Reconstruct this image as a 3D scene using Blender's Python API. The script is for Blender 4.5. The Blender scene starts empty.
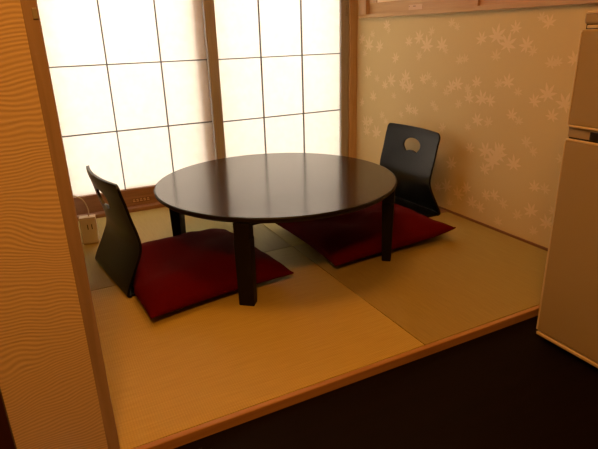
import bpy, bmesh, math, random
from mathutils import Vector, Matrix
random.seed(7)
scene = bpy.context.scene
COL = scene.collection

# ------------------------------------------------------------------ helpers
def lin(c):
    c /= 255.0
    return c / 12.92 if c <= 0.04045 else ((c + 0.055) / 1.055) ** 2.4
def rgb(r, g, b):
    return (lin(r), lin(g), lin(b), 1.0)

def new_mat(name):
    m = bpy.data.materials.new(name)
    m.use_nodes = True
    nt = m.node_tree
    return m, nt, nt.nodes['Principled BSDF']

def plain(name, col, rough=0.5, spec=0.5, metal=0.0, noise=0.0, nscale=40, bump=0.0):
    m, nt, b = new_mat(name)
    b.inputs['Base Color'].default_value = col
    b.inputs['Roughness'].default_value = rough
    b.inputs['Specular IOR Level'].default_value = spec
    b.inputs['Metallic'].default_value = metal
    if noise or bump:
        tc = nt.nodes.new('ShaderNodeTexCoord')
        n = nt.nodes.new('ShaderNodeTexNoise')
        n.inputs['Scale'].default_value = nscale
        n.inputs['Detail'].default_value = 4
        nt.links.new(tc.outputs['Object'], n.inputs['Vector'])
        if noise:
            mx = nt.nodes.new('ShaderNodeMix'); mx.data_type = 'RGBA'
            mx.inputs[6].default_value = tuple(c * (1 - noise) for c in col[:3]) + (1,)
            mx.inputs[7].default_value = tuple(min(1, c * (1 + noise)) for c in col[:3]) + (1,)
            nt.links.new(n.outputs['Fac'], mx.inputs[0])
            nt.links.new(mx.outputs[2], b.inputs['Base Color'])
        if bump:
            bp = nt.nodes.new('ShaderNodeBump')
            bp.inputs['Strength'].default_value = bump
            bp.inputs['Distance'].default_value = 0.002
            nt.links.new(n.outputs['Fac'], bp.inputs['Height'])
            nt.links.new(bp.outputs['Normal'], b.inputs['Normal'])
    return m

def wood(name, c1, c2, axis='X', rough=0.45, spec=0.4, scale=14.0, coat=0.0):
    """grain streaks running along one axis"""
    m, nt, b = new_mat(name)
    tc = nt.nodes.new('ShaderNodeTexCoord')
    mp = nt.nodes.new('ShaderNodeMapping')
    s = [scale] * 3
    s['XYZ'.index(axis)] = scale * 0.06
    mp.inputs['Scale'].default_value = s
    n = nt.nodes.new('ShaderNodeTexNoise')
    n.inputs['Scale'].default_value = 4.0
    n.inputs['Detail'].default_value = 6
    n.inputs['Distortion'].default_value = 0.6
    r = nt.nodes.new('ShaderNodeValToRGB')
    r.color_ramp.elements[0].position = 0.32; r.color_ramp.elements[0].color = c1
    r.color_ramp.elements[1].position = 0.7; r.color_ramp.elements[1].color = c2
    L = nt.links.new
    L(tc.outputs['Object'], mp.inputs['Vector']); L(mp.outputs['Vector'], n.inputs['Vector'])
    L(n.outputs['Fac'], r.inputs['Fac']); L(r.outputs['Color'], b.inputs['Base Color'])
    b.inputs['Roughness'].default_value = rough
    b.inputs['Specular IOR Level'].default_value = spec
    b.inputs['Coat Weight'].default_value = coat
    return m

def bx(bm, x0, x1, y0, y1, z0, z1, mi=0):
    r = bmesh.ops.create_cube(bm, size=1.0)
    for v in r['verts']:
        v.co = Vector(((x0 + x1) / 2 + v.co.x * (x1 - x0), (y0 + y1) / 2 + v.co.y * (y1 - y0), (z0 + z1) / 2 + v.co.z * (z1 - z0)))
    for f in {f for v in r['verts'] for f in v.link_faces}:
        f.material_index = mi
    return r['verts']

def obj(name, bm, mats, parent=None, bevel=0.0, smooth=False, segs=2, loc=None):
    me = bpy.data.meshes.new(name)
    bmesh.ops.recalc_face_normals(bm, faces=bm.faces)
    bm.to_mesh(me); bm.free()
    for m in (mats if isinstance(mats, (list, tuple)) else [mats]):
        me.materials.append(m)
    if smooth:
        for p in me.polygons: p.use_smooth = True
    o = bpy.data.objects.new(name, me)
    COL.objects.link(o)
    if parent: o.parent = parent
    if loc: o.location = loc
    if bevel:
        b = o.modifiers.new('bevel', 'BEVEL'); b.width = bevel; b.segments = segs
        b.limit_method = 'ANGLE'; b.angle_limit = math.radians(40)
    return o

def box(name, dims, mat, parent=None, bevel=0.0, segs=2):
    bm = bmesh.new(); bx(bm, *dims)
    return obj(name, bm, mat, parent, bevel, segs=segs)

def boxes(name, dl, mat, parent=None, bevel=0.0):
    bm = bmesh.new()
    for d in dl: bx(bm, *d)
    return obj(name, bm, mat, parent, bevel)

def tag(o, label, cat, group=None, kind=None):
    o['label'] = label; o['category'] = cat
    if group: o['group'] = group
    if kind: o['kind'] = kind
    return o

def empty(name, loc=(0, 0, 0), rz=0.0):
    o = bpy.data.objects.new(name, None)
    o.empty_display_size = 0.1
    COL.objects.link(o)
    o.location = loc; o.rotation_euler = (0, 0, rz)
    return o

def copy_tree(o, parent=None):
    c = o.copy(); COL.objects.link(c); c.parent = parent
    for ch in o.children: copy_tree(ch, c)
    return c

# ------------------------------------------------------------------ materials
M = {}
M['wood_x'] = wood('warm wood along x', rgb(150, 122, 96), rgb(176, 146, 118), 'X', 0.45)
M['wood_y'] = wood('warm wood along y', rgb(176, 142, 94), rgb(192, 158, 108), 'Y', 0.45)
M['wood_z'] = wood('warm wood along z', rgb(182, 152, 118), rgb(202, 172, 136), 'Z', 0.45)
M['stile_z'] = wood('shoji wood with painted glare', rgb(156, 154, 158), rgb(172, 170, 174), 'Z', 0.5)  # lens glare is put into the grey of this wood colour
M['rail_x'] = wood('shoji rail wood', rgb(132, 100, 78), rgb(156, 122, 96), 'X', 0.5)
M['sill_x'] = wood('front sill wood', rgb(158, 118, 76), rgb(176, 136, 92), 'X', 0.5)
M['dark_z'] = wood('dark post wood', rgb(52, 24, 12), rgb(66, 32, 16), 'Z', 0.5)
M['trim_z'] = wood('jamb wood', rgb(146, 126, 118), rgb(168, 146, 136), 'Z', 0.45)
M['muntin'] = plain('thin muntin wood', rgb(98, 96, 94), 0.6)
M['border'] = plain('floor border wood', rgb(120, 84, 58), 0.5)
M['table'] = wood('dark walnut lacquer', rgb(26, 13, 10), rgb(36, 19, 14), 'X', 0.15, 0.6, 10.0)
M['table_edge'] = plain('dark lacquered edge', rgb(14, 8, 6), 0.45, 0.25)
M['table_leg'] = wood('dark leg wood', rgb(13, 7, 5), rgb(18, 10, 8), 'Z', 0.5, 0.2)
M['black'] = plain('black lacquered plywood', rgb(5, 6, 6), 0.32, 0.22)
M['red'] = plain('dark red cushion cloth', rgb(80, 3, 3), 0.9, 0.05, noise=0.12, nscale=60, bump=0.15)
M['fridge'] = plain('cream enamel', rgb(160, 145, 110), 0.42, 0.3, bump=0.02, nscale=300)
M['fridge_edge'] = plain('pale enamel with painted edge highlight', rgb(208, 194, 164), 0.35)  # paler tone stands in for specular highlights along the fridge edges
M['gasket'] = plain('dark gasket', rgb(40, 28, 20), 0.7)
M['black_plastic'] = plain('black plastic', rgb(20, 16, 14), 0.5)
M['white_plastic'] = plain('white plastic', rgb(196, 184, 160), 0.45)
M['grey_metal'] = plain('grey catch metal', rgb(150, 146, 142), 0.5)
M['label'] = plain('faded label', rgb(206, 176, 140), 0.6)
M['label_ink'] = plain('faded label ink', rgb(120, 84, 60), 0.7)
M['plaster'] = plain('kitchen plaster', rgb(110, 96, 78), 0.8, noise=0.03)
M['ceiling'] = plain('ceiling board', rgb(205, 185, 155), 0.8)
M['alu'] = plain('outer window frame', rgb(110, 100, 92), 0.5)
M['leaf_a'] = plain('pale printed leaf', rgb(220, 200, 158), 0.62)
M['leaf_b'] = plain('fainter printed leaf', rgb(215, 196, 153), 0.66)

def tatami(name, c1, c2, along):
    m, nt, b = new_mat(name)
    L = nt.links.new
    tc = nt.nodes.new('ShaderNodeTexCoord')
    w = nt.nodes.new('ShaderNodeTexWave')
    w.wave_type = 'BANDS'; w.bands_direction = 'X' if along == 'Y' else 'Y'
    w.inputs['Scale'].default_value = 46
    w.inputs['Distortion'].default_value = 0.5
    w.inputs['Detail'].default_value = 1
    w2 = nt.nodes.new('ShaderNodeTexWave')
    w2.bands_direction = 'Y' if along == 'Y' else 'X'
    w2.inputs['Scale'].default_value = 90
    w2.inputs['Distortion'].default_value = 1.5
    mp = nt.nodes.new('ShaderNodeMapping')
    mp.inputs['Scale'].default_value = (3, 60, 1) if along == 'Y' else (60, 3, 1)
    n = nt.nodes.new('ShaderNodeTexNoise'); n.inputs['Scale'].default_value = 3; n.inputs['Detail'].default_value = 5
    r = nt.nodes.new('ShaderNodeValToRGB')
    r.color_ramp.elements[0].position = .3; r.color_ramp.elements[0].color = c1
    r.color_ramp.elements[1].position = .7; r.color_ramp.elements[1].color = c2
    mul = nt.nodes.new('ShaderNodeMix'); mul.data_type = 'RGBA'; mul.blend_type = 'MULTIPLY'
    mul.inputs[0].default_value = .08
    add = nt.nodes.new('ShaderNodeMath'); add.operation = 'MULTIPLY_ADD'
    add.inputs[1].default_value = .35
    bp = nt.nodes.new('ShaderNodeBump'); bp.inputs['Strength'].default_value = .2; bp.inputs['Distance'].default_value = .0015
    for t in (w, w2, mp): L(tc.outputs['Object'], t.inputs['Vector'])
    L(mp.outputs[0], n.inputs['Vector']); L(n.outputs['Fac'], r.inputs['Fac'])
    L(r.outputs['Color'], mul.inputs[6]); L(w.outputs['Color'], mul.inputs[7])
    L(mul.outputs[2], b.inputs['Base Color'])
    L(w2.outputs['Fac'], add.inputs[0]); L(w.outputs['Fac'], add.inputs[2])
    L(add.outputs[0], bp.inputs['Height']); L(bp.outputs[0], b.inputs['Normal'])
    b.inputs['Roughness'].default_value = .6
    b.inputs['Specular IOR Level'].default_value = .3
    return m
M['tatami_y'] = tatami('rush weave lengthwise', rgb(180, 160, 84), rgb(192, 172, 94), 'Y')
M['tatami_x'] = tatami('rush weave crosswise', rgb(154, 138, 78), rgb(164, 148, 84), 'X')  # darker copy; the turned weave's sheen difference is put into the colour

def wallpaper_wavy():
    m, nt, b = new_mat('wavy relief wallpaper')
    L = nt.links.new
    tc = nt.nodes.new('ShaderNodeTexCoord')
    n = nt.nodes.new('ShaderNodeTexNoise'); n.inputs['Scale'].default_value = 4; n.inputs['Detail'].default_value = 2
    n.inputs['Roughness'].default_value = .55
    sep = nt.nodes.new('ShaderNodeSeparateXYZ')
    ma = nt.nodes.new('ShaderNodeMath'); ma.operation = 'MULTIPLY_ADD'; ma.inputs[1].default_value = .15
    s = nt.nodes.new('ShaderNodeMath'); s.operation = 'MULTIPLY'; s.inputs[1].default_value = 800
    sn = nt.nodes.new('ShaderNodeMath'); sn.operation = 'SINE'
    n2 = nt.nodes.new('ShaderNodeTexNoise'); n2.inputs['Scale'].default_value = 1; n2.inputs['Detail'].default_value = 3
    mp = nt.nodes.new('ShaderNodeMapping'); mp.inputs['Scale'].default_value = (16, 16, 130)
    mix = nt.nodes.new('ShaderNodeMath'); mix.operation = 'MULTIPLY'
    mr = nt.nodes.new('ShaderNodeMapRange'); mr.inputs[1].default_value = -.7; mr.inputs[2].default_value = .7
    r = nt.nodes.new('ShaderNodeValToRGB')
    r.color_ramp.elements[0].color = rgb(186, 164, 140); r.color_ramp.elements[1].color = rgb(222, 202, 180)
    bp = nt.nodes.new('ShaderNodeBump'); bp.inputs['Strength'].default_value = .3; bp.inputs['Distance'].default_value = .0012
    L(tc.outputs['Object'], n.inputs['Vector']); L(tc.outputs['Object'], sep.inputs[0])
    L(n.outputs['Fac'], ma.inputs[0]); L(sep.outputs['Z'], ma.inputs[2])
    L(ma.outputs[0], s.inputs[0]); L(s.outputs[0], sn.inputs[0])
    L(tc.outputs['Object'], mp.inputs['Vector']); L(mp.outputs[0], n2.inputs['Vector'])
    L(sn.outputs[0], mix.inputs[0]); L(n2.outputs['Fac'], mix.inputs[1])
    L(mix.outputs[0], mr.inputs[0]); L(mr.outputs[0], r.inputs['Fac'])
    L(r.outputs['Color'], b.inputs['Base Color'])
    L(mr.outputs[0], bp.inputs['Height']); L(bp.outputs[0], b.inputs['Normal'])
    b.inputs['Roughness'].default_value = .6
    return m
M['wavy'] = wallpaper_wavy()
M['leafwall'] = plain('tan wallpaper ground', rgb(204, 186, 138), 0.6, 0.2, noise=0.03, nscale=220, bump=0.1)

def paper():
    m = bpy.data.materials.new('shoji paper'); m.use_nodes = True
    nt = m.node_tree; nt.nodes.clear()
    o = nt.nodes.new('ShaderNodeOutputMaterial')
    t = nt.nodes.new('ShaderNodeBsdfTranslucent'); d = nt.nodes.new('ShaderNodeBsdfDiffuse')
    tc = nt.nodes.new('ShaderNodeTexCoord'); n = nt.nodes.new('ShaderNodeTexNoise'); n.inputs['Scale'].default_value = 30
    n.inputs['Detail'].default_value = 5
    r = nt.nodes.new('ShaderNodeValToRGB')
    r.color_ramp.elements[0].color = rgb(238, 232, 222); r.color_ramp.elements[1].color = rgb(250, 246, 238)
    mx = nt.nodes.new('ShaderNodeMixShader'); mx.inputs[0].default_value = .55
    L = nt.links.new
    L(tc.outputs['Object'], n.inputs['Vector']); L(n.outputs['Fac'], r.inputs['Fac'])
    L(r.outputs['Color'], t.inputs['Color']); L(r.outputs['Color'], d.inputs['Color'])
    L(d.outputs[0], mx.inputs[1]); L(t.outputs[0], mx.inputs[2]); L(mx.outputs[0], o.inputs['Surface'])
    return m
M['paper'] = paper()
M['thick_paper'] = plain('opaque sliding-door paper', rgb(238, 218, 184), 0.8)
M['floor'] = wood('near-black floor boards', rgb(14, 6, 4), rgb(18, 8, 6), 'X', 0.6, 0.06, 8)

# ------------------------------------------------------------------ shell
FZ = -0.028                        # kitchen floor, a small step below the mats
XR, YB, ZC = 1.854, 2.84, 2.1
S = 'structure'
bm = bmesh.new()
bx(bm, -1.3, 1.95, -1.5, 1.03, FZ - .08, FZ)
tag(obj('floor', bm, M['floor']), 'near-black wooden floor in front of the raised mats', 'floor', kind=S)
bm = bmesh.new()
bx(bm, -0.05, 1.95, 1.03, 3.0, FZ - .08, -.032)
tag(obj('floor_base', bm, M['border']), 'board base under the rush mats', 'floor', kind=S)
tag(box('ceiling', (-1.35, 1.95, -1.55, 3.0, ZC, ZC + .05), M['ceiling']), 'plain ceiling over both rooms', 'ceiling', kind=S)

# front partition strip, its jamb and the dark post
tag(box('wall_front', (-.154, .018, 1.045, 1.13, FZ, ZC), M['wavy']), 'narrow wall strip with wavy relief wallpaper beside the opening', 'wall', kind=S)
j = tag(box('trim_1', (.0175, .0425, 1.0435, 1.135, FZ, ZC), M['trim_z'], bevel=.001), 'brown wooden jamb edging the wavy wallpaper', 'trim', kind=S)
box('catch_plate', (.032, .0405, 1.0415, 1.0445, .934, .952), M['grey_metal'], j, .001)
tag(box('trim_2', (-.26, -.154, 1.03, 1.135, FZ, ZC), M['dark_z'], bevel=.002), 'very dark post at the bottom left edge', 'trim', kind=S)
tag(box('wall_front_beyond', (-1.3, -.26, 1.045, 1.13, FZ, ZC), M['plaster']), 'plaster wall beyond the dark post', 'wall', kind=S)
tag(box('wall_left', (-.02, .035, 1.135, 2.84, FZ, ZC), M['leafwall']), 'left wall of the mat room behind the jamb', 'wall', kind=S)
tag(box('wall_kitchen_left', (-1.35, -1.3, -1.55, 1.13, FZ - .05, ZC), M['plaster']), 'kitchen wall on the left', 'wall', kind=S)
tag(box('wall_kitchen_rear', (-1.35, 1.95, -1.55, -1.5, FZ - .05, ZC), M['plaster']), 'kitchen wall behind the viewer', 'wall', kind=S)

# right wall with maple-leaf paper (opening for the little sliding doors above the ledge)
LEAVES = [(2.539, 0.922, 0.047), (2.519, 0.895, 0.031), (2.678, 0.876, 0.038), (2.781, 0.849, 0.051), (2.712, 0.815, 0.067), (2.752, 0.769, 0.04), (2.6, 0.808, 0.055), (2.339, 0.835, 0.045), (2.254, 0.855, 0.054), (2.193, 0.816, 0.068), (2.161, 0.883, 0.038), (2.247, 0.764, 0.04), (2.082, 0.819, 0.056), (2.058, 0.797, 0.033), (2.446, 0.749, 0.048), (2.712, 0.658, 0.058), (2.622, 0.628, 0.04), (2.486, 0.628, 0.06), (2.541, 0.597, 0.045), (2.351, 0.65, 0.058), (2.38, 0.613, 0.054), (2.313, 0.602, 0.058), (2.21, 0.65, 0.045), (2.168, 0.665, 0.04), (2.116, 0.634, 0.034), (1.992, 0.626, 0.052), (2.022, 0.919, 0.036), (1.987, 0.902, 0.031), (1.824, 0.847, 0.047), (1.739, 0.859, 0.066), (1.677, 0.826, 0.065), (1.641, 0.889, 0.043), (1.734, 0.776, 0.042), (1.576, 0.823, 0.051), (1.541, 0.8, 0.035), (1.482, 0.907, 0.044), (1.52, 0.926, 0.034), (1.951, 0.753, 0.041), (1.916, 0.759, 0.036), (1.451, 0.757, 0.042), (1.421, 0.762, 0.034), (1.831, 0.658, 0.045), (1.956, 0.642, 0.051), (1.888, 0.631, 0.032), (1.701, 0.662, 0.038), (1.653, 0.671, 0.05), (2.028, 0.599, 0.039), (1.884, 0.62, 0.037), (1.873, 0.584, 0.046), (1.791, 0.587, 0.058), (1.743, 0.585, 0.044), (1.935, 0.55, 0.038), (2.097, 0.513, 0.035), (1.81, 0.488, 0.051), (1.737, 0.489, 0.041), (1.864, 0.448, 0.033), (2.036, 0.422, 0.04), (1.839, 0.35, 0.043), (1.657, 0.378, 0.045), (1.594, 0.634, 0.033), (1.508, 0.605, 0.044), (1.446, 0.638, 0.059), (1.364, 0.607, 0.061), (1.414, 0.555, 0.043), (1.612, 0.535, 0.043), (1.571, 0.515, 0.034), (1.522, 0.432, 0.042), (1.482, 0.4, 0.034), (2.654, 0.521, 0.053), (2.453, 0.545, 0.033), (2.772, 0.477, 0.043), (2.314, 0.484, 0.049), (2.262, 0.479, 0.043), (2.382, 0.449, 0.033), (2.121, 0.531, 0.035), (2.558, 0.422, 0.041), (2.521, 0.392, 0.035), (2.73, 0.358, 0.062), (2.675, 0.372, 0.049), (2.717, 0.304, 0.056), (2.609, 0.31, 0.067), (1.738, 0.354, 0.061), (1.687, 0.317, 0.074), (1.736, 0.268, 0.048), (1.952, 0.251, 0.056), (1.976, 0.126, 0.058), (2.039, 0.105, 0.043), (1.894, 0.107, 0.057), (1.836, 0.15, 0.05), (1.946, 0.045, 0.037), (1.795, 0.086, 0.051), (1.741, 0.078, 0.045), (1.711, 0.147, 0.044), (1.661, 0.16, 0.043), (1.665, 0.349, 0.077), (1.571, 0.326, 0.058), (1.449, 0.251, 0.043), (1.4, 0.256, 0.038), (1.607, 0.135, 0.042), (1.517, 0.104, 0.041), (1.45, 0.142, 0.053), (1.365, 0.114, 0.052), (1.424, 0.058, 0.036), (1.622, 0.032, 0.039), (1.343, 0.173, 0.038), (1.35, 0.775, 0.043), (1.27, 0.671, 0.043), (1.294, 0.322, 0.052), (1.218, 0.259, 0.047), (1.342, 0.393, 0.04)]
ZL = 0.969                          # underside of the ledge
bm = bmesh.new()
bx(bm, XR, 1.95, -1.5, 2.86, FZ, ZL + .01)
bx(bm, XR, 1.95, -1.5, .80, ZL + .01, ZC)
bx(bm, XR + .05, 1.95, .80, 2.81, ZL + .01, ZC)
bx(bm, XR, 1.95, .80, 2.81, 1.62, ZC)
bx(bm, XR, 1.95, 2.81, 2.86, ZL + .01, ZC)
def maple(bm, y, z, d, rot, mi, x):
    """a seven-lobed maple leaf lying on the wall"""
    R = d * .88
    lobes = [(90, 1.0), (44, .95), (136, .95), (-2, .86), (182, .86), (-46, .66), (226, .66)]
    lobes.sort(key=lambda t: t[0])
    pts = []
    for i, (a, l) in enumerate(lobes):
        nxt = lobes[(i + 1) % len(lobes)][0] + (360 if i == len(lobes) - 1 else 0)
        pts.append((a - 13.5, l * .58)); pts.append((a, l)); pts.append((a + 13.5, l * .58))
        pts.append(((a + nxt) / 2, .30 if i < len(lobes) - 1 else .14))
    c = bm.verts.new((x, y, z)); ring = []
    for a, l in pts:
        t = math.radians(a + rot)
        ring.append(bm.verts.new((x, y + R * l * math.cos(t), z + R * l * math.sin(t))))
    for i in range(len(ring)):
        f = bm.faces.new((c, ring[i], ring[(i + 1) % len(ring)])); f.material_index = mi
for i, (y, z, d) in enumerate(LEAVES):
    if z + d * .74 > ZL - .004: z = ZL - .004 - d * .74
    z = max(z, d * .74 + .012)
    maple(bm, y, z, d, random.uniform(-45, 45), 1 if d > .042 else 2, XR - .0004 - .00002 * i)
for k in range(60):                  # the same print goes on towards the kitchen
    y, z = random.uniform(-1.4, 1.1), random.uniform(.08, .9)
    maple(bm, y, z, random.uniform(.035, .07), random.uniform(-45, 45), 1 + k % 2, XR - .0004)
tag(obj('wall_right', bm, [M['leafwall'], M['leaf_a'], M['leaf_b']]), 'tan wallpapered wall printed with pale maple leaves', 'wall', kind=S)
tag(box('baseboard_right', (1.8475, XR, 1.045, 2.84, -.03, .009), M['border']), 'thin brown strip where the leaf wallpaper meets the mats', 'baseboard', kind=S)
tag(box('trim_3', (1.80, 1.8475, 1.953, 2.84, -.03, .002), M['rail_x']), 'flat brown border strip on the floor behind the right chair', 'trim', kind=S)

# ledge and little sliding doors on the right wall
wn = empty('window_1', (XR, 1.8, ZL)); tag(wn, 'wooden ledge with low paper sliding doors above the leaf wallpaper', 'window', kind=S)
def wpart(name, dims, mat, par=wn, bevel=.0015):
    x0, x1, y0, y1, z0, z1 = dims
    return box(name, (x0 - XR, x1 - XR, y0 - 1.8, y1 - 1.8, z0 - ZL, z1 - ZL), mat, par, bevel)
wpart('window_sill', (XR - .022, XR + .05, .80, 2.80, ZL, ZL + .02), M['wood_y'])
wpart('window_frame', (XR - .008, XR + .05, 2.74, 2.81, ZL + .02, 1.62), M['wood_z'])
wpart('head_rail', (XR - .02, XR + .05, .80, 2.765, 1.6, 1.64), M['wood_y'])
def sash(y0, y1, dx):
    fx0, fx1 = XR + dx, XR + dx + .016
    f = wpart('sash', (fx0, fx1, y0, y1, ZL + .02, ZL + .080), M['wood_y'])
    def sp(name, dims, mat):
        x0, x1, a, b, c, d = dims
        return box(name, (x0 - XR, x1 - XR, a - 1.8, b - 1.8, c - ZL, d - ZL), mat, f, .001)
    sp('sash_stile', (fx0, fx1, y1 - .075, y1, ZL + .080, 1.6), M['wood_z'])
    sp('sash_stile', (fx0, fx1, y0, y0 + .045, ZL + .080, 1.6), M['wood_z'])
    sp('paper', (fx0 + .005, fx0 + .008, y0 + .045, y1 - .075, ZL + .080, 1.59), M['thick_paper'])
    return f
s1 = sash(1.885, 2.742, .016)
sash(.98, 1.905, .033)
bm = bmesh.new(); bx(bm, .0145, .0165, 2.262 - 1.8, 2.372 - 1.8, .027, .052)
for a, b in ((.455, .495), (.505, .53)):
    bx(bm, .0140, .015, a + .06, b + .06 - .02, .042, .046, 1)
o = obj('sticker', bm, [M['label'], M['label_ink']], s1)

# ------------------------------------------------------------------ shoji doors on the back
tag(box('trim_4', (.0, 1.86, YB, 2.93, -.06, .02), M['rail_x'], bevel=.002), 'wooden floor track under the paper sliding doors', 'trim', kind=S)
tag(box('trim_5', (1.801, 1.864, YB - .002, 2.96, .02, ZC), M['wood_z'], bevel=.002), 'wooden post in the corner beside the paper doors', 'trim', kind=S)
tag(box('trim_6', (.0, 1.80, YB, 2.93, 1.80, 1.86), M['wood_x'], bevel=.002), 'wooden head rail above the paper doors', 'trim', kind=S)
tag(box('wall_back', (-.02, 1.95, 2.85, 2.93, 1.86, ZC), M['leafwall']), 'wall above the paper doors', 'wall', kind=S)
def shoji(name, x0, x1, y, cols, zs, label, left_w=.055, right_w=.055):
    """one sliding door: stiles, rails, thin lattice, paper behind"""
    t = empty(name, (x0, y, .02)); tag(t, label, 'door', kind=S)
    D = .026
    def p(n, dims, mat, bev=.001, par=t):
        a, b, c, d, e, f = dims
        return box(n, (a - x0, b - x0, c - y, d - y, e - .02, f - .02), mat, par, bev)
    p('stile', (x0, x0 + left_w, y, y + D, .02, 1.80), M['stile_z'])
    p('stile', (x1 - right_w, x1, y, y + D, .02, 1.80), M['stile_z'])
    rail = p('bottom_rail', (x0 + left_w, x1 - right_w, y, y + D, .02, .116), M['rail_x'])
    p('top_rail', (x0 + left_w, x1 - right_w, y, y + D, 1.75, 1.80), M['rail_x'])
    bm = bmesh.new()
    for cx in cols: bx(bm, cx - .003 - x0, cx + .003 - x0, .008, .0185, .096, 1.73)
    for z in zs: bx(bm, left_w, x1 - x0 - right_w, .007, .0185, z - .0028 - .02, z + .0028 - .02)
    obj('lattice', bm, M['muntin'], t)
    p('paper', (x0 + left_w - .004, x1 - right_w + .004, y + .019, y + .0195, .112, 1.755), M['paper'], 0)
    return t, rail
YD1, YD2 = 2.885, 2.852              # left door runs in the outer track
d1, rail1 = shoji('door_1', .05, .955, YD1, (.386, .660), (.438, .776, 1.114, 1.452), 'left paper sliding door with thin dark lattice', .062, .038)
d2, rail2 = shoji('door_2', .906, 1.801, YD2, (1.2215, 1.485), (.435, .775, 1.113, 1.451), 'right paper sliding door with thin dark lattice, beside the corner post', .058, .054)
bm = bmesh.new()
bx(bm, .41 - .05, .51 - .05, -.0015, .0, .019, .041)
for k in range(5):
    a = .414 - .05 + k * .0195
    bx(bm, a, a + .012, -.0022, -.0014, .032, .037, 1)
    bx(bm, a, a + .014, -.0022, -.0014, .023, .028, 1)
obj('maker_plate', bm, [M['border'], M['label']], rail1)
box('latch', (1.774 - .906, 1.787 - .906, -.006, .0, .965, 1.025), M['grey_metal'], d2, .002)
# window frame of the glazed door outside, whose shade falls on the paper
tag(boxes('trim_7', [(.855, .935, 2.925, 2.965, .13, 1.86), (.0, 1.86, 2.93, 2.965, .021, .13), (.0, .095, 2.925, 2.965, .13, 1.86), (1.775, 1.86, 2.925, 2.965, .13, 1.86)], M['alu']), 'frame of the outer window behind the paper doors', 'trim', kind=S)
tag(box('balcony_floor', (-2, 4, 3.0, 5.5, -.3, -.08), M['plaster']), 'ground outside behind the paper doors', 'floor', kind=S)

# ------------------------------------------------------------------ rush mats and front sill
tag(box('trim_8', (.041, 1.854, 1.026, 1.043, -.06, .0), M['sill_x'], bevel=.003), 'long wooden sill along the front edge of the rush mats', 'trim', kind=S)
bm = bmesh.new(); g = .0012
XM = .9375; YM = 1.951
mats = [((.041, XM, 1.043, YM), 'tatami_y', 'golden rush mat at the front beside the jamb, under the left red cushion'),
        ((XM, 1.8475, 1.043, YM), 'tatami_x', 'golden rush mat at the front beside the refrigerator'),
        ((.041, XM, YM, YB), 'tatami_x', 'paler rush mat at the back before the left paper door'),
        ((XM, 1.80, YM, YB), 'tatami_y', 'paler rush mat at the back under the right chair')]
for (x0, x1, y0, y1), mt, lab in mats:
    o = box('tatami_mat', (-(x1 - x0) / 2 + g, (x1 - x0) / 2 - g, -(y1 - y0) / 2 + g, (y1 - y0) / 2 - g, 0, .03), M[mt], bevel=.002)
    o.location = ((x0 + x1) / 2, (y0 + y1) / 2, -.03)
    tag(o, lab, 'mat', 'rush mats on the floor')

# ------------------------------------------------------------------ round table
TC = (.857, 1.914); TR = .4945; TZ = .335
tb = empty('round_table', (TC[0], TC[1], 0), math.radians(6))
tag(tb, 'low round dark brown wooden table between the two floor chairs', 'table')
bm = bmesh.new()
prof = [(0, TZ), (TR - .006, TZ), (TR - .0015, TZ - .0015), (TR, TZ - .005), (TR - .001, TZ - .012), (TR - .012, TZ - .022), (TR - .02, TZ - .024), (0, TZ - .024)]
N = 128; rings = []
for rr, z in prof:
    if rr == 0: rings.append([bm.verts.new((0, 0, z))])
    else: rings.append([bm.verts.new((rr * math.cos(2 * math.pi * k / N), rr * math.sin(2 * math.pi * k / N), z)) for k in range(N)])
for i in range(len(rings) - 1):
    a, b = rings[i], rings[i + 1]
    for k in range(N):
        k2 = (k + 1) % N
        if len(a) == 1: f = bm.faces.new((a[0], b[k], b[k2]))
        elif len(b) == 1: f = bm.faces.new((a[k], b[0], a[k2]))
        else: f = bm.faces.new((a[k], b[k], b[k2], a[k2]))
        f.material_index = 0 if i < 1 else 1
        f.smooth = i >= 1
o = obj('tabletop', bm, [M['table'], M['table_edge']], tb)
hs = .327
for sx in (-1, 1):
    for sy in (-1, 1):
        bm = bmesh.new()
        cx, cy = sx * hs, sy * hs
        # a flat board standing across the diagonal: narrower foot, a step, then the neck that folds under the top
        a = math.atan2(sy, sx) + math.pi / 2; ca, sa = math.cos(a), math.sin(a)
        secs = [(.0, .027, .0175), (.004, .028, .0185), (.235, .0295, .0235), (.250, .0295, .024), (.252, .027, .024), (TZ - .022, .028, .025)]
        prev = None
        for z, w_, t_ in secs:
            ring = [bm.verts.new((cx + p * w_ * ca - q * t_ * sa, cy + p * w_ * sa + q * t_ * ca, z)) for p, q in ((-1, -1), (1, -1), (1, 1), (-1, 1))]
            if prev:
                for k in range(4): bm.faces.new((prev[k], prev[(k + 1) % 4], ring[(k + 1) % 4], ring[k]))
            else: bm.faces.new(ring[::-1])
            prev = ring
        bm.faces.new(prev)
        obj('leg', bm, M['table_leg'], tb, .003)
for sy in (-1, 1):
    box('cross_bar', (-hs + .02, hs - .02, sy * hs - .012, sy * hs + .012, TZ - .042, TZ - .022), M['table_leg'], tb, .002)

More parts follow.
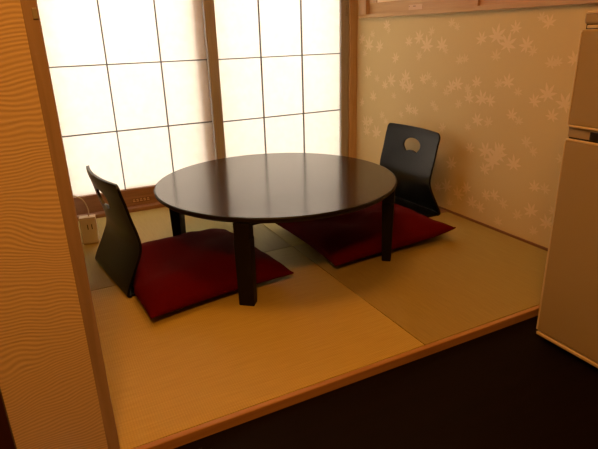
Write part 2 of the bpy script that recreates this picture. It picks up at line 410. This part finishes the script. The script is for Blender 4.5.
# ------------------------------------------------------------------ bent-plywood floor chairs
def catmull(P, n):
    out = []
    for i in range(len(P) - 1):
        p0 = P[max(i - 1, 0)]; p1 = P[i]; p2 = P[i + 1]; p3 = P[min(i + 2, len(P) - 1)]
        for k in range(n):
            t = k / n
            out.append(tuple(.5 * (2 * p1[j] + (p2[j] - p0[j]) * t + (2 * p0[j] - 5 * p1[j] + 4 * p2[j] - p3[j]) * t * t + (3 * p1[j] - p0[j] - 3 * p2[j] + p3[j]) * t ** 3) for j in (0, 1)))
    out.append(P[-1]); return out
CW, CH = .209, .424
def half_width(s, L):
    """s: arc length from the floor bend, L: total; rounded top corners"""
    r = .028; d = L - s
    w = CW
    if d < r: w = CW - r + math.sqrt(max(0, r * r - (r - d) ** 2))
    if L > .41 and s < .15: w += .007 * (1 - s / .15) ** 2 * (3 - 2 * (1 - s / .15))
    return w
def shell(name, path, parent, mat, sag, th=.0095, widthf=None):
    pts = path; S_ = [0]
    for i in range(1, len(pts)): S_.append(S_[-1] + math.dist(pts[i], pts[i - 1]))
    L = S_[-1]; NU = 24
    bm = bmesh.new(); F = []; B = []
    for i, (x, z) in enumerate(pts):
        a = pts[max(i - 1, 0)]; b = pts[min(i + 1, len(pts) - 1)]
        tx, tz = b[0] - a[0], b[1] - a[1]; l = math.hypot(tx, tz) or 1; nx, nz = tz / l, -tx / l
        w = widthf(S_[i], L); ra = []; rb = []
        for k in range(NU + 1):
            u = -1 + 2 * k / NU
            bulge = sag(z) * (1 - u * u)
            y = u * w
            ra.append(bm.verts.new((x - bulge + nx * th / 2, y, z + nz * th / 2)))
            rb.append(bm.verts.new((x - bulge - nx * th / 2, y, z - nz * th / 2)))
        F.append(ra); B.append(rb)
    n = len(pts)
    for i in range(n - 1):
        for k in range(NU):
            bm.faces.new((F[i][k], F[i][k + 1], F[i + 1][k + 1], F[i + 1][k]))
            bm.faces.new((B[i][k + 1], B[i][k], B[i + 1][k], B[i + 1][k + 1]))
        bm.faces.new((F[i][0], F[i + 1][0], B[i + 1][0], B[i][0]))
        bm.faces.new((F[i + 1][NU], F[i][NU], B[i][NU], B[i + 1][NU]))
    for k in range(NU):
        bm.faces.new((F[0][k + 1], F[0][k], B[0][k], B[0][k + 1]))
        bm.faces.new((F[-1][k], F[-1][k + 1], B[-1][k + 1], B[-1][k]))
    return obj(name, bm, mat, parent)
back_path = catmull([(-.012, .0055), (-.0215, .008), (-.024, .016), (-.012, .045), (.018, .105), (.041, .155), (.047, .19), (.041, .235), (.026, .295), (.012, .36), (.003, .395), (0, CH)], 5)
top = [p for p in back_path if p[1] > .36]
lo = [p for p in back_path if p[1] <= .36]
fine = []
for i in range(len(top) - 1):
    for k in range(3):
        t = k / 3; fine.append((top[i][0] * (1 - t) + top[i + 1][0] * t, top[i][1] * (1 - t) + top[i + 1][1] * t))
fine.append(top[-1]); back_path = lo + fine
def apply_mods(o):
    dg = bpy.context.evaluated_depsgraph_get()
    me = bpy.data.meshes.new_from_object(o.evaluated_get(dg))
    o.modifiers.clear(); old = o.data; o.data = me; me.name = o.name
    bpy.data.meshes.remove(old)
def make_chair():
    t = empty('floor_chair')
    b = shell('backrest', back_path, t, M['black'], lambda z: .022 * min(1, max(0, z - .04) / .2), widthf=half_width)
    # fan-shaped grip hole
    bm = bmesh.new(); hc = (.012, .332); out = []
    for k in range(17):
        a = math.radians(205 - 230 * k / 16)
        out.append((.070 * math.cos(a) * (1 if abs(math.cos(a)) < .99 else .98), .036 * math.sin(a)))
    out += [(.044, -.036), (.03, -.031), (.012, -.027), (-.012, -.027), (-.03, -.031), (-.044, -.036)]
    fa = [bm.verts.new((-.12, y, z + hc[1])) for y, z in out]; fb = [bm.verts.new((.14, y, z + hc[1])) for y, z in out]
    for i in range(len(out)): bm.faces.new((fa[i], fa[(i + 1) % len(out)], fb[(i + 1) % len(out)], fb[i]))
    bm.faces.new(fa[::-1]); bm.faces.new(fb)
    cut = obj('cutter', bm, M['black'])
    md = b.modifiers.new('hole', 'BOOLEAN'); md.operation = 'DIFFERENCE'; md.object = cut; md.solver = 'EXACT'
    bpy.context.view_layer.update()
    apply_mods(b)
    bpy.data.objects.remove(cut, do_unlink=True)
    for p in b.data.polygons: p.use_smooth = True
    bv = b.modifiers.new('bevel', 'BEVEL'); bv.width = .0022; bv.segments = 2; bv.limit_method = 'ANGLE'; bv.angle_limit = math.radians(50)
    wn_ = b.modifiers.new('wn', 'WEIGHTED_NORMAL')
    seat_path = [(-.012, .0056), (.1, .0056), (.2, .0056), (.3, .0056), (.36, .0056), (.372, .0056), (.38, .0056), (.386, .0056), (.39, .0056)]
    s = shell('seat', seat_path, t, M['black'], lambda z: 0, th=.0095, widthf=half_width)
    return t
ch1 = make_chair()
a1 = math.radians(8)
ch1.location = (.190, 2.025, .0006); ch1.rotation_euler = (0, 0, a1)
tag(ch1, 'black bent-plywood floor chair left of the table, seen from behind its backrest', 'chair', 'legless black floor chairs')
ch2 = copy_tree(ch1)
ch2.location = (1.742, 2.137, .0006); ch2.rotation_euler = (0, 0, math.radians(180))
tag(ch2, 'black bent-plywood floor chair against the leaf wallpaper, grip hole facing the table', 'chair', 'legless black floor chairs')

# ------------------------------------------------------------------ zabuton cushions
def cushion(w, d, corners, dents, th=.05, seed=1, z_edge=.028):
    """pillow: grid over [-1,1]^2; corners = lift of each corner, dents = (u, v, radius, depth)"""
    rnd = random.Random(seed)
    ph = [rnd.uniform(0, 6.28) for _ in range(8)]
    n = 44; bm = bmesh.new(); T = {}; Bt = {}
    for i in range(n + 1):
        for k in range(n + 1):
            u = math.sin(math.pi / 2 * (-1 + 2 * i / n)); v = math.sin(math.pi / 2 * (-1 + 2 * k / n))
            # concave sides, pointed corners
            x = u * w / 2 * (1 - .045 * (1 - v * v) * abs(u) ** 3)
            y = v * d / 2 * (1 - .045 * (1 - u * u) * abs(v) ** 3)
            fall = ((1 - abs(u) ** 2.6) * (1 - abs(v) ** 2.6))
            e = max(0, fall) ** .42
            lift = 0
            for (cu, cv), h in corners.items():
                lift += h * max(0, (1 + cu * u) / 2) ** 5 * max(0, (1 + cv * v) / 2) ** 5
            top = z_edge + lift + th * e
            top += .004 * e * (math.sin(5 * u + 3 * v + ph[0]) + math.sin(7 * v - 4 * u + ph[1]))
            edge_w = max(abs(u), abs(v)) ** 4
            top += .004 * edge_w * (math.sin(17 * u + ph[2]) + math.sin(19 * v + ph[3])) * e
            for du, dv, r, h in dents:
                top += h * math.exp(-((u - du) ** 2 + (v - dv) ** 2) / (r * r)) * e
            bot = z_edge + lift - z_edge * min(1, e * 1.25)
            if e == 0:
                vv = bm.verts.new((x, y, z_edge + lift)); T[i, k] = vv; Bt[i, k] = vv
            else:
                T[i, k] = bm.verts.new((x, y, max(top, bot + .006))); Bt[i, k] = bm.verts.new((x, y, bot))
    for i in range(n):
        for k in range(n):
            for q, fl in ((T, 0), (Bt, 1)):
                vs = [q[i, k], q[i + 1, k], q[i + 1, k + 1], q[i, k + 1]]
                if fl: vs.reverse()
                vs2 = []
                for v_ in vs:
                    if v_ not in vs2: vs2.append(v_)
                try: bm.faces.new(vs2)
                except ValueError: pass
    return bm
def back_x(z):
    """front face of the backrest at height z, in the chair's own frame"""
    pts = [p for p in back_path]
    for (xa, za), (xb, zb) in zip(pts, pts[1:]):
        if za <= z <= zb and zb > za: return xa + (xb - xa) * (z - za) / (zb - za)
    return pts[0][0] if z < pts[0][1] else pts[-1][0]
def press_against(cush, chair):
    """the side of the cushion that meets the backrest is squeezed up against it"""
    bpy.context.view_layer.update()
    A = chair.matrix_world.inverted() @ cush.matrix_world; Ai = A.inverted()
    for v in cush.data.vertices:
        p = A @ v.co
        k = min(1, max(0, (CW + .05 - abs(p.y)) / .05))
        if k <= 0: continue
        sag = .022 * min(1, max(0, p.z - .04) / .2) * (1 - min(1, abs(p.y) / CW) ** 2)
        lim = back_x(p.z) - sag + .012; sft = .018
        t = (p.x - lim) / sft
        nx = p.x if t > 20 else lim + sft * math.log1p(math.exp(t))
        p.x = p.x + (nx - p.x) * k
        v.co = Ai @ p
c1 = obj('floor_cushion', cushion(.565, .585, {(-1, -1): -.006, (1, -1): -.008, (1, 1): -.004}, [(-.1, 0, .5, -.012), (-.3, .75, .35, .012), (.25, .82, .16, .01), (.5, .5, .3, -.008)], th=.068, seed=3), M['red'], smooth=True)
c1.location = (.470, 1.886, .0125); c1.rotation_euler = (0, 0, math.radians(7.3))
press_against(c1, ch1)
tag(c1, 'dark red floor cushion on the left chair, next to the near table leg', 'cushion', 'red cushions on the floor chairs')
c2 = obj('floor_cushion', cushion(.63, .60, {(1, -1): .024, (-1, -1): -.010}, [(-.25, -.1, .25, -.03), (.05, -.3, .14, .02), (-.45, .25, .2, .014), (.45, -.8, .25, -.012), (-.6, -.5, .2, .012)], th=.078, seed=8), M['red'], smooth=True)
c2.location = (1.270, 1.915, .0125); c2.rotation_euler = (0, 0, math.radians(1.0))
press_against(c2, ch2)
tag(c2, 'dark red floor cushion on the chair by the leaf wallpaper, behind the right table leg', 'cushion', 'red cushions on the floor chairs')

# ------------------------------------------------------------------ refrigerator
fx, fy0, fy1 = 1.287, .45, .932
fr = empty('refrigerator', (fx, (fy0 + fy1) / 2, FZ)); tag(fr, 'cream two-door refrigerator with a dark grip between its doors', 'refrigerator')
def fp(name, dims, mat, par=fr, bevel=.004, segs=3):
    a, b, c, d, e, f = dims
    ym = (fy0 + fy1) / 2
    return box(name, (a - fx, b - fx, c - ym, d - ym, e - FZ, f - FZ), mat, par, bevel, segs)
fp('body', (fx + .036, 1.80, fy0 + .002, fy1 - .002, FZ + .015, .902), M['fridge'])
tp = fp('top_panel', (fx + .004, 1.80, fy0, fy1, .900, .930), M['fridge'], bevel=.007)
fp('top_highlight', (fx + .002, fx + .012, fy0 + .006, fy1 - .006, .924, .9305), M['fridge_edge'], tp, .003)  # added pale strip painting the highlight on the rounded top edge
fd = fp('freezer_door', (fx, fx + .034, fy0, fy1, .645, .888), M['fridge'], bevel=.006)
ld = fp('lower_door', (fx, fx + .034, fy0, fy1, .004, .607), M['fridge'], bevel=.006)
fp('door_lip', (fx - .001, fx + .01, fy0, fy1, -.009, .002), M['fridge_edge'], bevel=.003)  # highlight along the door bottom is put into its pale colour
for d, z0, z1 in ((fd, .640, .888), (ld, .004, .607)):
    fp('edge_highlight', (fx - .001, fx + .02, fy1 - .004, fy1 + .0015, z0 + .004, z1 - .004), M['fridge_edge'], d, .0015)  # added strips, pale in place of the glint down the door corner
fp('lip_highlight', (fx - .001, fx + .012, fy0 + .004, fy1 - .002, .6405, .6465), M['fridge_edge'], fd, .002)  # added pale strips painting highlights on both door lips at the grip
fp('lip_highlight', (fx - .001, fx + .012, fy0 + .004, fy1 - .002, .6035, .6085), M['fridge_edge'], ld, .002)
g1 = fp('grip_band', (fx + .007, fx + .036, fy0 + .001, fy1 - .001, .613, .645), M['fridge'], bevel=.002)
fp('grip_recess', (fx + .0055, fx + .03, fy0 + .03, .868, .6125, .636), M['black_plastic'], g1, .004)
fp('gasket', (fx + .01, fx + .036, fy0 + .004, fy1 - .004, .6065, .6135), M['gasket'], bevel=0)
fp('gasket', (fx + .012, fx + .036, fy0 + .004, fy1 - .004, .887, .9005), M['gasket'], bevel=0)
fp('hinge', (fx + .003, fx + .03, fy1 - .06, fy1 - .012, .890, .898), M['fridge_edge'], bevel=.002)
fp('base_grille', (fx + .02, 1.79, fy0 + .01, fy1 - .01, FZ + .004, FZ + .018), M['black_plastic'], bevel=0)
for yy in (fy0 + .05, fy1 - .05):
    for xx in (fx + .07, 1.75):
        fp('foot', (xx - .015, xx + .015, yy - .015, yy + .015, FZ, FZ + .016), M['black_plastic'], bevel=.002)

# ------------------------------------------------------------------ white power adapter and its cord
ad = empty('power_adapter', (.143, 2.48, 0), math.radians(-10)); tag(ad, 'small white slotted power box on the mat behind the left chair', 'power adapter')
h = box('housing', (-.036, .036, -.02, .02, 0, .124), M['white_plastic'], ad, .005)
for xx in (-.002, .016):
    box('socket_slot', (xx - .002, xx + .002, -.0206, -.018, .072, .096), M['gasket'], h)
box('lid_strip', (-.036, .036, -.021, .021, .1235, .130), M['white_plastic'], ad, .002)
P = [(.008, 0, .126), (.010, 0, .165), (-.004, .0, .208), (-.030, .005, .228), (-.062, .0, .238), (-.085, -.01, .238)]
def catmull3(P, n):
    out = []
    for i in range(len(P) - 1):
        p0 = Vector(P[max(i - 1, 0)]); p1 = Vector(P[i]); p2 = Vector(P[i + 1]); p3 = Vector(P[min(i + 2, len(P) - 1)])
        for k in range(n):
            t = k / n
            out.append(.5 * (2 * p1 + (p2 - p0) * t + (2 * p0 - 5 * p1 + 4 * p2 - p3) * t * t + (3 * p1 - p0 - 3 * p2 + p3) * t ** 3))
    out.append(Vector(P[-1])); return out
bm = bmesh.new(); C_ = catmull3(P, 6); prev = None
for i, c in enumerate(C_):
    tg = (C_[min(i + 1, len(C_) - 1)] - C_[max(i - 1, 0)]).normalized()
    a = tg.cross(Vector((0, 1, 0))).normalized(); b = tg.cross(a)
    ring = [bm.verts.new(c + .0028 * (a * math.cos(q * math.pi / 4) + b * math.sin(q * math.pi / 4))) for q in range(8)]
    if prev:
        for q in range(8): bm.faces.new((prev[q], prev[(q + 1) % 8], ring[(q + 1) % 8], ring[q]))
    prev = ring
obj('cord', bm, M['white_plastic'], ad, smooth=True)
box('plug', (-.112, -.082, -.018, -.002, .228, .248), M['white_plastic'], ad, .003)

# ------------------------------------------------------------------ light
w = bpy.data.worlds.new('daylight'); scene.world = w; w.use_nodes = True
bg = w.node_tree.nodes['Background']
bg.inputs['Color'].default_value = (1.0, .97, .93, 1)
bg.inputs['Strength'].default_value = 7.0
def area(name, loc, target, size, power, col, spread=180):
    l = bpy.data.lights.new(name, 'AREA'); l.shape = 'DISK'; l.size = size; l.energy = power; l.color = col
    l.spread = math.radians(spread)
    o = bpy.data.objects.new(name, l); COL.objects.link(o); o.location = loc
    o.rotation_euler = (Vector(target) - Vector(loc)).to_track_quat('-Z', 'Y').to_euler()
    return o
area('kitchen_ceiling_lamp', (-.1, -.15, 2.05), (-.1, -.15, 0), .35, 34, (1, .37, .05))
area('mat_room_ceiling_lamp', (.68, 1.55, 2.05), (.70, 1.55, 0), .60, 10.8, (1, .37, .05))

# ------------------------------------------------------------------ camera
cam = bpy.data.cameras.new('camera'); cam.sensor_width = 36; cam.lens = 519.96 / 598 * 36
cam.clip_start = .02
co = bpy.data.objects.new('camera', cam); COL.objects.link(co)
rt = Vector((0.88952438, -0.45602655, -0.02803863)); up = Vector((0.18123374, 0.29584863, 0.93788481)); fw = Vector((0.41940518, 0.83935295, -0.34581196))
m = Matrix((rt, up, -fw)).transposed().to_4x4(); m.translation = (0, 0, .9)
co.matrix_world = m
scene.camera = co
v = scene.view_settings
v.view_transform = 'Standard'; v.look = 'None'; v.gamma = 1; v.exposure = 0.0; v.use_curve_mapping = False
